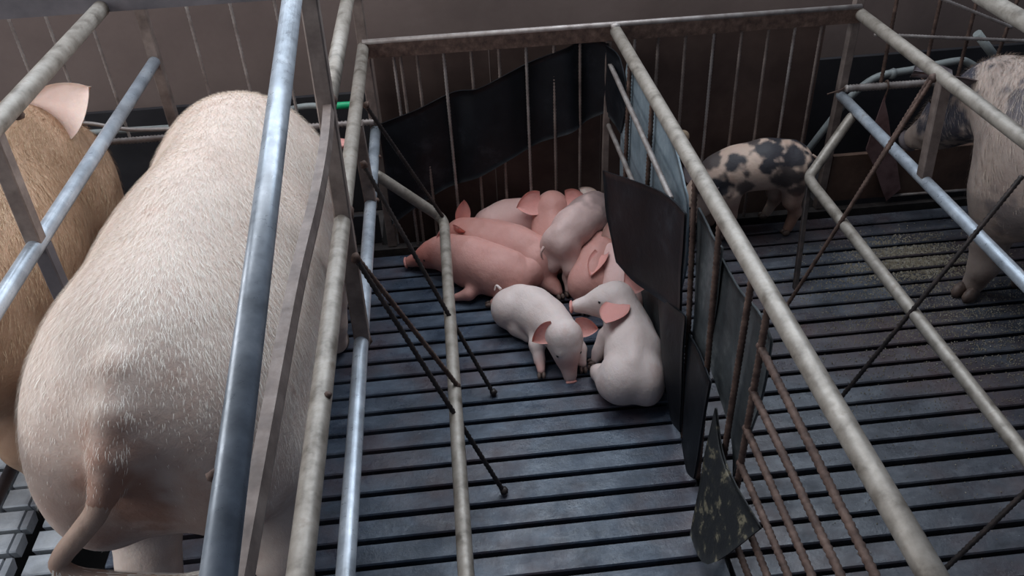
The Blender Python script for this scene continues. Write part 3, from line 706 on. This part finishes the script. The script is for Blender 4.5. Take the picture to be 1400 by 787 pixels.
# white piglet resting its chin on the slats
piglet('white piglet lying with its snout on the slats, facing the camera',
       [(.165, 2.190, .072, .064), (.207, 2.150, .076, .065), (.243, 2.080, .088, .058), (.265, 2.022, .100, .049)],
       ((.284, 1.950, .112), (.06, -.50, -.62), (.05, -.55, .75)),
       [[(.215, 2.06, .07, .032), (.203, 2.000, .055, .023), (.206, 1.962, .030, .016), (.207, 1.925, .016, .0135)],
        [(.31, 2.05, .065, .030), (.335, 1.985, .035, .020), (.335, 1.935, .018, .0145)],
        [(.140, 2.20, .055, .046), (.155, 2.12, .035, .028), (.185, 2.08, .02, .017)]],
       [((.206, 1.914, .011), (-.1, -1, 0)), ((.335, 1.922, .011), (-.1, -1, 0))],
       [(.115, 2.245, .10), (.102, 2.262, .105), (.094, 2.255, .09)], 'skin_white', 'ear_pink',
       [('W', (.254, 1.965, .142), (-.80, -.25, -.25), (-.3, -.75, .5), .074, .062, .28, .55), ('W', (.316, 1.965, .142), (.88, -.2, -.02), (.2, -.75, .6), .070, .058, .28, .5)],
       hams=[ell((.130, 2.175, .070), (.055, .065, .064), .018)], flush_shade=[((.30, 1.90, .05), (.05, .06, .06), .5), ((.208, 1.93, .02), (.05, .05, .05), .5)])
# white piglet curled against the rubber
piglet('white piglet curled with its back to the camera beside the rubber divider',
       [(.456, 1.785, .085, .078), (.478, 1.875, .095, .076), (.482, 1.965, .108, .060), (.474, 2.018, .135, .050)],
       ((.452, 2.052, .168), (-.92, .12, -.04), (-.05, -.1, 1)),
       [[(.40, 1.80, .06, .052), (.375, 1.87, .035, .025), (.368, 1.905, .018, .016)],
        [(.42, 1.99, .07, .032), (.392, 1.965, .035, .02), (.378, 1.95, .018, .015)]],
       [((.366, 1.915, .011), (-.5, 1, 0)), ((.371, 1.945, .011), (-1, 0, 0))],
       None, 'skin_white', 'ear_pink',
       [('W', (.455, 1.995, .192), (-.55, -.78, -.05), (-.40, -.40, .8), .098, .088, .05, .02), ('W', (.486, 2.078, .212), (.88, -.30, .06), (-.1, -.7, .7), .080, .076, .06, .10)],
       hams=[ell((.425, 1.790, .080), (.066, .080, .078), .008), ell((.492, 1.785, .082), (.055, .08, .076), .014)], s=1.0)
# pink piglet asleep at the front of the heap, head to the left
piglet('pink piglet asleep on its side behind the white one, darker head to the left',
       [(.170, 2.372, .075, .070), (.10, 2.388, .082, .078), (.03, 2.445, .083, .078), (-.035, 2.505, .08, .064)],
       ((-.085, 2.535, .078), (-.9, .12, -.22), (.1, -.45, .9)),
       [[(.05, 2.37, .05, .034), (.01, 2.33, .03, .02), (-.035, 2.335, .018, .014)],
        [(.17, 2.32, .05, .045), (.13, 2.28, .03, .024), (.09, 2.285, .018, .015)]],
       [((-.045, 2.336, .012), (-1, 0, 0)), ((.08, 2.286, .012), (-1, 0, 0))],
       [(.25, 2.385, .09), (.263, 2.375, .09), (.262, 2.36, .08)], 'skin_pink', 'ear_pink',
       [(-1, (-.7, -.8, .2), (.5, .6, .4), .075, .058, .28, .3), (1, (.6, -.7, .35), (-.5, .6, .3), .075, .058, -.28, -.2)],
       hams=[ell((.232, 2.372, .070), (.052, .056, .064), .003), ell((.125, 2.345, .075), (.06, .05, .068), .03)], flush_shade=[((-.13, 2.53, .07), (.10, .08, .09), .75)])
# pink piglet behind it
piglet('pink piglet wedged between the front pink piglet and the pale one, ear up',
       [(.255, 2.43, .09, .074), (.175, 2.475, .098, .080), (.10, 2.525, .10, .077), (.045, 2.57, .10, .063)],
       ((.0, 2.60, .105), (-.85, .25, -.35), (0, -.15, 1)),
       [[(.08, 2.47, .05, .034), (.04, 2.45, .03, .02)], [(.26, 2.37, .05, .042), (.30, 2.335, .03, .024), (.315, 2.31, .018, .015)]],
       [((.318, 2.30, .011), (.3, -1, 0))], None, 'skin_pink', 'ear_pink',
       [(-1, (-.5, -.55, .75), (.4, .7, .3), .075, .058, .28, .1), (1, (.45, -.5, .85), (-.4, .7, .2), .08, .055, -.25, .0)],
       hams=[ell((.275, 2.40, .085), (.062, .06, .07), .02)], flush_shade=[((.0, 2.60, .10), (.10, .09, .09), .5)])
# pale piglet against the back fence
piglet('pale piglet stretched along the back fence, body bulging above the heap',
       [(.115, 2.635, .105, .062), (.175, 2.642, .112, .070), (.25, 2.64, .112, .068), (.31, 2.63, .10, .058)],
       ((.37, 2.60, .075), (.9, -.15, -.3), (0, .1, 1)),
       [[(.12, 2.60, .06, .045), (.10, 2.56, .04, .025), (.08, 2.53, .02, .016)], [(.29, 2.58, .05, .034), (.27, 2.54, .03, .02)]],
       [((.075, 2.52, .012), (-.5, -1, 0))], None, 'skin_mid', 'ear_pink', ears_std(.06, .045), hams=[ell((.12, 2.62, .10), (.055, .055, .06), .03)])
# pink piglet with its head up on the fence side
piglet('pink piglet with both ears spread, resting on the pale piglet',
       [(.335, 2.44, .085, .066), (.325, 2.51, .115, .066), (.325, 2.575, .150, .058)],
       ((.335, 2.60, .185), (.10, .90, -.15), (0, .1, 1)),
       [[(.28, 2.54, .09, .034), (.25, 2.52, .06, .022), (.235, 2.50, .045, .016)], [(.37, 2.54, .09, .034), (.385, 2.50, .05, .02)]],
       [((.23, 2.492, .04), (-.5, -1, 0))], None, 'skin_pink', 'ear_pink',
       [('W', (.293, 2.580, .222), (-.92, -.25, .0), (-.1, -.8, .55), .088, .085, .18, .25), ('W', (.377, 2.580, .222), (.92, -.25, .05), (.1, -.8, .55), .080, .074, .18, .25)],
       s=1.08)
# greyish piglet standing over the heap
piglet('greyish pink piglet standing with its rump to the camera over the heap',
       [(.332, 2.380, .182, .052), (.385, 2.440, .190, .060), (.445, 2.508, .195, .057), (.48, 2.55, .192, .050)],
       ((.515, 2.595, .160), (.55, .55, -.60), (.3, .4, .8)),
       [[(.358, 2.365, .150, .042), (.362, 2.330, .098, .027), (.352, 2.345, .055, .0175), (.352, 2.318, .018, .0145)],
        [(.305, 2.395, .150, .042), (.300, 2.365, .098, .027), (.295, 2.385, .055, .0175), (.293, 2.36, .018, .0145)],
        [(.44, 2.47, .13, .036), (.45, 2.46, .08, .022), (.452, 2.455, .03, .016)],
        [(.49, 2.54, .13, .036), (.50, 2.545, .08, .022), (.50, 2.545, .03, .016)]],
       [((.348, 2.31, .011), (.2, -1, 0)), ((.290, 2.36, .011), (-.2, -1, 0))],
       [(.272, 2.345, .185), (.262, 2.335, .175), (.262, 2.333, .155), (.267, 2.338, .14)], 'skin_grey', 'ear_pale',
       [(-1, (-.6, -.75, .3), (.3, .6, .5), .07, .05, .25, .15), (1, (.6, -.75, .3), (-.3, .6, .5), .07, .05, -.25, -.15)],
       hams=[], patches=[((.50, 2.58, .17), (.10, .10, .12), .65), ((.44, 2.52, .235), (.09, .07, .04), .5)], nz=.3)
# pink piglet against the flap
piglet('pink piglet lying under the greyish one, only its round back showing',
       [(.425, 2.275, .082, .070), (.452, 2.345, .090, .070), (.478, 2.42, .095, .062)],
       ((.495, 2.475, .085), (.3, .9, -.3), (0, .1, 1)),
       [[(.40, 2.25, .05, .04), (.39, 2.21, .025, .02)]], [((.388, 2.20, .012), (-.2, -1, 0))], None, 'skin_pink', 'ear_pale', [('W', (.500, 2.395, .145), (.05, .10, 1), (-.3, -.9, .3), .085, .048, .25, .0), ('W', (.525, 2.46, .12), (.6, .0, .6), (-.1, -.9, .5), .06, .045, .25, .0)], hams=[ell((.418, 2.26, .08), (.058, .06, .066), .03)])
# pink piglet at the rubber, ears showing over the curled white one
piglet('pink piglet against the rubber flap, ears raised behind the curled white piglet',
       [(.505, 2.16, .075, .056), (.510, 2.215, .088, .058), (.512, 2.265, .105, .055)],
       ((.505, 2.315, .128), (-.12, .85, .05), (0, -.25, 1)),
       [[(.47, 2.17, .05, .03), (.45, 2.14, .025, .018)]], [((.448, 2.13, .012), (-.2, -1, 0))], None, 'skin_mid', 'ear_pink',
       [('W', (.462, 2.300, .168), (-.50, -.75, -.10), (-.45, -.5, .75), .105, .060, .32, .15), ('W', (.548, 2.29, .168), (.30, -.85, .05), (.1, -.5, .8), .080, .05, .3, .1)],
       s=.95)

# spotted piglet in the right-hand pen
sp_p = [((.925, 2.59, .24), (.06, .09, .05), 1), ((.97, 2.55, .325), (.035, .05, .03), 1), ((1.09, 2.545, .37), (.06, .06, .03), 1), ((1.185, 2.53, .345), (.05, .06, .05), 1), ((1.235, 2.55, .29), (.035, .05, .04), 1),
        ((1.08, 2.53, .32), (.025, .05, .025), 1), ((1.15, 2.52, .27), (.06, .05, .045), .9), ((1.01, 2.53, .24), (.035, .05, .035), .8), ((1.01, 2.54, .29), (.018, .04, .018), .9), ((1.20, 2.53, .22), (.03, .06, .03), .8), ((1.13, 2.62, .39), (.05, .05, .03), 1), ((1.05, 2.62, .37), (.03, .04, .03), .9), ((1.22, 2.62, .36), (.04, .05, .04), 1), ((.90, 2.62, .31), (.05, .06, .05), .9)]
piglet('spotted pink and black piglet standing behind the central divider rail',
       [(1.185, 2.60, .282, .080), (1.10, 2.60, .285, .080), (1.0, 2.61, .268, .074), (.94, 2.615, .245, .066)],
       ((.875, 2.60, .175), (-.70, -.12, -.68), (-.6, 0, .7)),
       [[(1.205, 2.565, .23, .055), (1.205, 2.565, .150, .034), (1.230, 2.572, .092, .022), (1.212, 2.572, .022, .0185)],
        [(1.185, 2.645, .22, .058), (1.18, 2.655, .14, .036), (1.195, 2.685, .085, .022), (1.172, 2.69, .022, .018)],
        [(.965, 2.565, .20, .05), (.975, 2.56, .11, .028), (.972, 2.575, .022, .02)],
        [(.95, 2.655, .20, .05), (.945, 2.66, .11, .028), (.945, 2.665, .022, .02)]],
       [((1.207, 2.565, .012), (-1, -.2, 0)), ((1.165, 2.688, .012), (-1, 0, 0)), ((.966, 2.57, .012), (-1, 0, 0)), ((.94, 2.663, .012), (-1, 0, 0))],
       [(1.268, 2.60, .305), (1.283, 2.595, .295), (1.292, 2.59, .275), (1.300, 2.585, .26)], 'skin_spot', 'ear_dark',
       [(-1, (-.7, -.5, .3), (.3, .7, .4), .09, .07, .25, .2), (1, (.7, -.5, .3), (-.3, .7, .4), .09, .07, -.25, -.2)],
       s=1.15, hams=[ell((1.198, 2.60, .262), (.066, .078, .080), .03)], patches=sp_p, group='piglets standing', flush_shade=[((1.21, 2.57, .08), (.06, .12, .14), .7), ((.97, 2.57, .08), (.06, .12, .14), .6)], nz=.55, h=.0075, snout_mat='ear_dark')

# ------------------------------------------------------------------ sows
def bristles(root, base, V, F, n, L, w, mat, flow, keep, seed=1, lift=.28):
    """short coat hairs lying along the body, one thin tapered blade each"""
    g = np.random.default_rng(seed)
    P0, P1, P2, P3 = (V[F[:, i]] for i in range(4))
    nrm = np.cross(P2 - P0, P3 - P1); ar = np.linalg.norm(nrm, axis=1); nrm /= (ar[:, None] + 1e-12)
    cen = (P0 + P1 + P2 + P3) / 4
    wgt = ar * np.array(keep(cen, nrm)); wgt /= wgt.sum()
    ix = g.choice(len(F), n, p=wgt); a = g.random(n)[:, None]; b = g.random(n)[:, None]
    p = (P0[ix] * (1 - a) + P1[ix] * a) * (1 - b) + (P3[ix] * (1 - a) + P2[ix] * a) * b
    nn = nrm[ix]; fl_ = flow(p, nn) + g.normal(0, .22, (n, 3))
    t = fl_ - nn * (fl_ * nn).sum(1)[:, None]; t /= np.linalg.norm(t, axis=1)[:, None] + 1e-9
    sd = np.cross(nn, t); ln = (L * (.6 + .8 * g.random(n)))[:, None]
    q0 = p - nn * .001; q1 = p + t * ln * .5 + nn * ln * lift * .6; q2 = p + t * ln + nn * ln * lift * .75
    ln = ln * np.clip(1.15 + nn[:, 1], .3, 1)[:, None]; q1 = p + t * ln * .5 + nn * ln * lift * .6; q2 = p + t * ln + nn * ln * lift * .75
    ww = (w * (.7 + .6 * g.random(n)))[:, None] * .5
    Vx = np.stack([q0 - sd * ww, q0 + sd * ww, q1 - sd * ww * .8, q1 + sd * ww * .8, q2], 1).reshape(-1, 3) - np.array(base)
    k = np.arange(n)[:, None] * 5
    T = np.concatenate([k + [0, 1, 3], k + [0, 3, 2], k + [2, 3, 4]]).astype(np.int32)
    me = bpy.data.meshes.new('bristles'); me.vertices.add(len(Vx)); me.vertices.foreach_set('co', Vx.astype(np.float32).ravel())
    me.loops.add(T.size); me.loops.foreach_set('vertex_index', T.ravel()); me.polygons.add(len(T))
    me.polygons.foreach_set('loop_start', np.arange(0, T.size, 3, dtype=np.int32)); me.polygons.foreach_set('loop_total', np.full(len(T), 3, np.int32))
    me.update(calc_edges=True); me.materials.append(M[mat])
    o = bpy.data.objects.new('bristles', me); o['kind'] = 'stuff'; link(o, root); return o

def sow(label, cx, y0, sc, mat, ear_mat, hair_mat, head, ears, snout_mat='ear_pink', flush_shade=(), patches=(), hair=16000, zs=1.0, lean=0.0, seed=1, front=((-.15, 0), (.15, 0)), wx=1.0, hl=.028, hw=.0007, fdir=(0, 1, 0), fs=2.7):
    base = (cx, y0 + .6, 0); root = thing('sow', label, 'sow', base, 'sows in the crates')
    L = lambda x, y, z: (cx + x * sc * wx + lean * y, y0 + y * sc, z * sc * zs)
    e = lambda c, r, k=.08: ell(L(*c), (r[0] * sc * wx, r[1] * sc, r[2] * sc * zs), k * sc)
    pr = [e((0, .27, .64), (.235, .255, .265)), e((.01, .60, .585), (.272, .48, .310), .12), e((.01, 1.02, .61), (.205, .30, .262), .10),
          e((-.112, .195, .60), (.115, .19, .215), .04), e((.112, .195, .60), (.115, .19, .215), .04), e((0, .62, .72), (.12, .62, .185), .08)]
    pr += chain([L(.01, .11, .84) + (.034 * sc,), L(.008, .045, .795) + (.029 * sc,), L(0, -.002, .745) + (.026 * sc,), L(-.014, -.024, .70) + (.022 * sc,), L(-.030, -.040, .672) + (.019 * sc,)], .022 * sc)
    for sx in (-1, 1):
        pr += chain([L(sx * .13, .24, .50) + (.135 * sc,), L(sx * .135, .28, .34) + (.085 * sc,), L(sx * .14, .20, .22) + (.056 * sc,), L(sx * .14, .23, .045) + (.043 * sc,)], .05 * sc)
    for fx, fy in front:
        sx = 1 if fx > 0 else -1
        pr += [e((sx * .15, 1.06, .50), (.11, .17, .22), .06)]
        pr += chain([L(sx * .155, 1.09, .42) + (.105 * sc,), L(fx * 1.03, 1.11 + fy * .6, .24) + (.056 * sc,), L(fx, 1.10 + fy, .14) + (.042 * sc,), L(fx, 1.12 + fy, .045) + (.040 * sc,)], .05 * sc)
    hc, hd, hu, hs = head
    hp, f, B = head_prims(hc, hd, hu, hs, .05)
    pr += [cone(L(0, 1.14, .62), .215 * sc, np.array(hc) - unit(hd) * .05 * hs, .062 * hs, .12)] + hp
    o, V, F = body_object(pr, .0125, mat, root, base, patches, flush_shade, smooth_it=2, nz=.6)
    finish_head(root, base, f, B, hs, ears, ear_mat, snout_mat)
    ft = [(L(sx * .14, .245, .02), (0, 1, 0)) for sx in (-1, 1)] + [(tuple(np.array(L(fx, 1.12 + fy, .02)) + np.array(fdir) * .02), fdir) for fx, fy in front]
    hooves(root, base, ft, fs * sc)
    bristles(root, base, V, F, hair, hl * sc, hw, hair_mat,
             lambda p, n: np.stack([np.clip((p[:, 0] - cx) * 2.2, -.8, .8), np.full(len(p), -1.0), -.25 - .6 * np.clip(1 - n[:, 2], 0, 1)], 1),
             lambda c, n: np.clip(.25 + n[:, 2], .12, 1) * (c[:, 2] > .3 * sc) * np.clip(1.15 + 1.25 * n[:, 1], .05, 1), seed)
    return root, base, L, V, F

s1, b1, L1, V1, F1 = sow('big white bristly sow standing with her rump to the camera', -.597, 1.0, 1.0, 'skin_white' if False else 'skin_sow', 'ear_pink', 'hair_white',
    ((-.585, 2.43, .46), (.05, .75, -.62), (0, .6, .75), 2.45),
    [(-1, (-.8, .3, .1), (.2, .8, .4), .085, .065, .2, .2), (1, (.86, .12, .30), (-.2, .8, .5), .085, .060, -.2, -.2)],
    flush_shade=[((-.60, .98, .50), (.32, .20, .42), .55), ((-.60, .99, .64), (.10, .20, .24), .9), ((-.60, 1.0, .40), (.28, .24, .18), .7), ((-.45, 2.1, .25), (.1, .2, .2), .5)], hair=60000, seed=3, lean=.02, hl=.024, hw=.00055)  # rear spots darken her rump with painted shade
tp = [(-.606, .985, .715), (-.615, .972, .695), (-.630, .958, .670), (-.66, .942, .642), (-.69, .929, .615), (-.700, .921, .595), (-.672, .915, .573), (-.60, .915, .548), (-.535, .92, .527), (-.49, .93, .518)]
pp = smooth_path(tp, 5); m = len(pp); rr = [.0135 * (1 - i / (m - 1)) ** .8 + .0085 for i in range(m)]
v, q = tube(pp, rr, 12); mesh_obj('tail', [a - np.array(b1) for a in v], q, 'skin_tail', s1)
# hair tuft of the tail
V = []; Q = []
for i in range(420):
    k = int(m * (.50 + .49 * rng.random() ** .8)); k = min(k, m - 2); p = np.array(pp[k]); t = unit(np.array(pp[k + 1]) - p); r = unit(rng.normal(0, 1, 3)); r = unit(r - t * (r @ t))
    a0 = p + r * rr[k] * .9; ln = .03 + .035 * rng.random(); s_ = np.cross(t, r) * .0007
    a1 = a0 + t * ln + r * ln * .16 + np.array([0, 0, -.1]) * ln; n0 = len(V)
    V += [a0 - s_ - np.array(b1), a0 + s_ - np.array(b1), a1 - np.array(b1)]; Q.append((n0, n0 + 1, n0 + 2))
o = mesh_obj('tail_tuft', V, Q, 'hair_white', s1); o['kind'] = 'stuff'

sow('tan bristly sow at the left edge with one pale ear raised', -1.285, 1.46, .88, 'skin_tan', 'ear_pale', 'hair_tan',
    ((-1.285, 2.51, .54), (.0, .72, -.62), (0, .6, .75), 2.1),
    [(-1, (-.8, .3, .3), (.2, .8, .4), .10, .075, .2, .1), ('W', (-1.225, 2.45, .69), (.80, -.05, .52), (-.2, -.9, .35), .235, .165, .15, .0)], flush_shade=[((-1.1, 2.0, .3), (.2, .7, .2), .5)], hair=20000, seed=5, hl=.036, hw=.001)

sow('grey and dark patched sow at the right edge with its head at the trough', 1.80, 1.08, .93, 'skin_patched', 'ear_dark', 'hair_grey',
    ((1.735, 2.475, .51), (-.30, .70, -.55), (0, .55, .8), 2.1),
    [(-1, (-.7, -.15, .25), (.3, .8, .4), .11, .085, .25, .25), (1, (.8, -.3, .3), (-.3, .8, .4), .11, .085, -.25, -.25)], snout_mat='ear_dark',
    patches=[((1.70, 2.50, .52), (.16, .16, .15), 1), ((1.64, 2.06, .70), (.09, .12, .07), .8), ((1.85, 2.1, .80), (.16, .2, .12), 1), ((1.72, 1.7, .85), (.2, .2, .1), .9), ((1.60, 1.95, .40), (.05, .1, .08), .55), ((1.86, 2.1, .2), (.08, .15, .22), .7), ((1.6, 1.4, .7), (.12, .2, .15), .9)],
    hair=16000, seed=8, hl=.034, hw=.0009, fdir=(-.85, -.45, 0), fs=3.1, front=((-.135, 0.0), (.10, .02)))

# small drinker on the back fence of the right pen
dr = thing('drinker_cup', 'small beige rounded cup on the back fence beside the divider rail', 'cup', (.815, 2.692, .372))
prof = [(.0, .0), (.016, .002), (.024, .008), (.028, .02), (.025, .021), (.021, .011), (.012, .006), (.0, .005)]
V = []; Q = []; n = 16
for r, z in prof:
    for k in range(n): V.append((r * math.cos(2 * math.pi * k / n), -.02 + z * .9, r * 1.0 * math.sin(2 * math.pi * k / n)))
for i in range(len(prof) - 1):
    for k in range(n): Q.append((i * n + k, i * n + (k + 1) % n, (i + 1) * n + (k + 1) % n, (i + 1) * n + k))
mesh_obj('bowl', V, Q, 'kerb_beige', dr)
mesh_obj('spout', *tube([(0, .015, 0), (0, .03, .0), (0, .05, -.02)], .007, 8), 'rail_angle', dr)

# ------------------------------------------------------------------ spilled feed on the slats (uncountable crumbs)
g = np.random.default_rng(21); V = []; Q = []
def crumb(x, y, r):
    k = len(V); a = g.random() * 6.28
    for j in range(3): V.append((x + r * math.cos(a + j * 2.094), y + r * math.sin(a + j * 2.094), .0))
    V.append((x, y, r * 1.1)); Q.extend([(k, k + 1, k + 3), (k + 1, k + 2, k + 3), (k + 2, k, k + 3)])
def on_slat(y):
    t = ((y - Y0) / PITCH) % 1.0; return .14 < t < .86
def scatter(n, cx, cy, sx, sy, r0, r1):
    i = 0
    while i < n:
        x = g.normal(cx, sx); y = g.normal(cy, sy); i += 1
        if .59 < x < 2.14 and 1.0 < y < 2.64 and on_slat(y): crumb(x, y, g.uniform(r0, r1))
scatter(5200, 1.57, 2.34, .11, .07, .0018, .0045)
scatter(6500, 1.52, 2.10, .24, .17, .0014, .0036)
scatter(2600, 1.60, 1.78, .28, .22, .0012, .003)
scatter(700, 1.2, 1.8, .35, .4, .001, .0026)
o = mesh_obj('spilled_feed', V, Q, 'feed', smooth=False); o['kind'] = 'stuff'
tag(o, 'pale feed meal spilled over the slats in the right pen', 'feed')
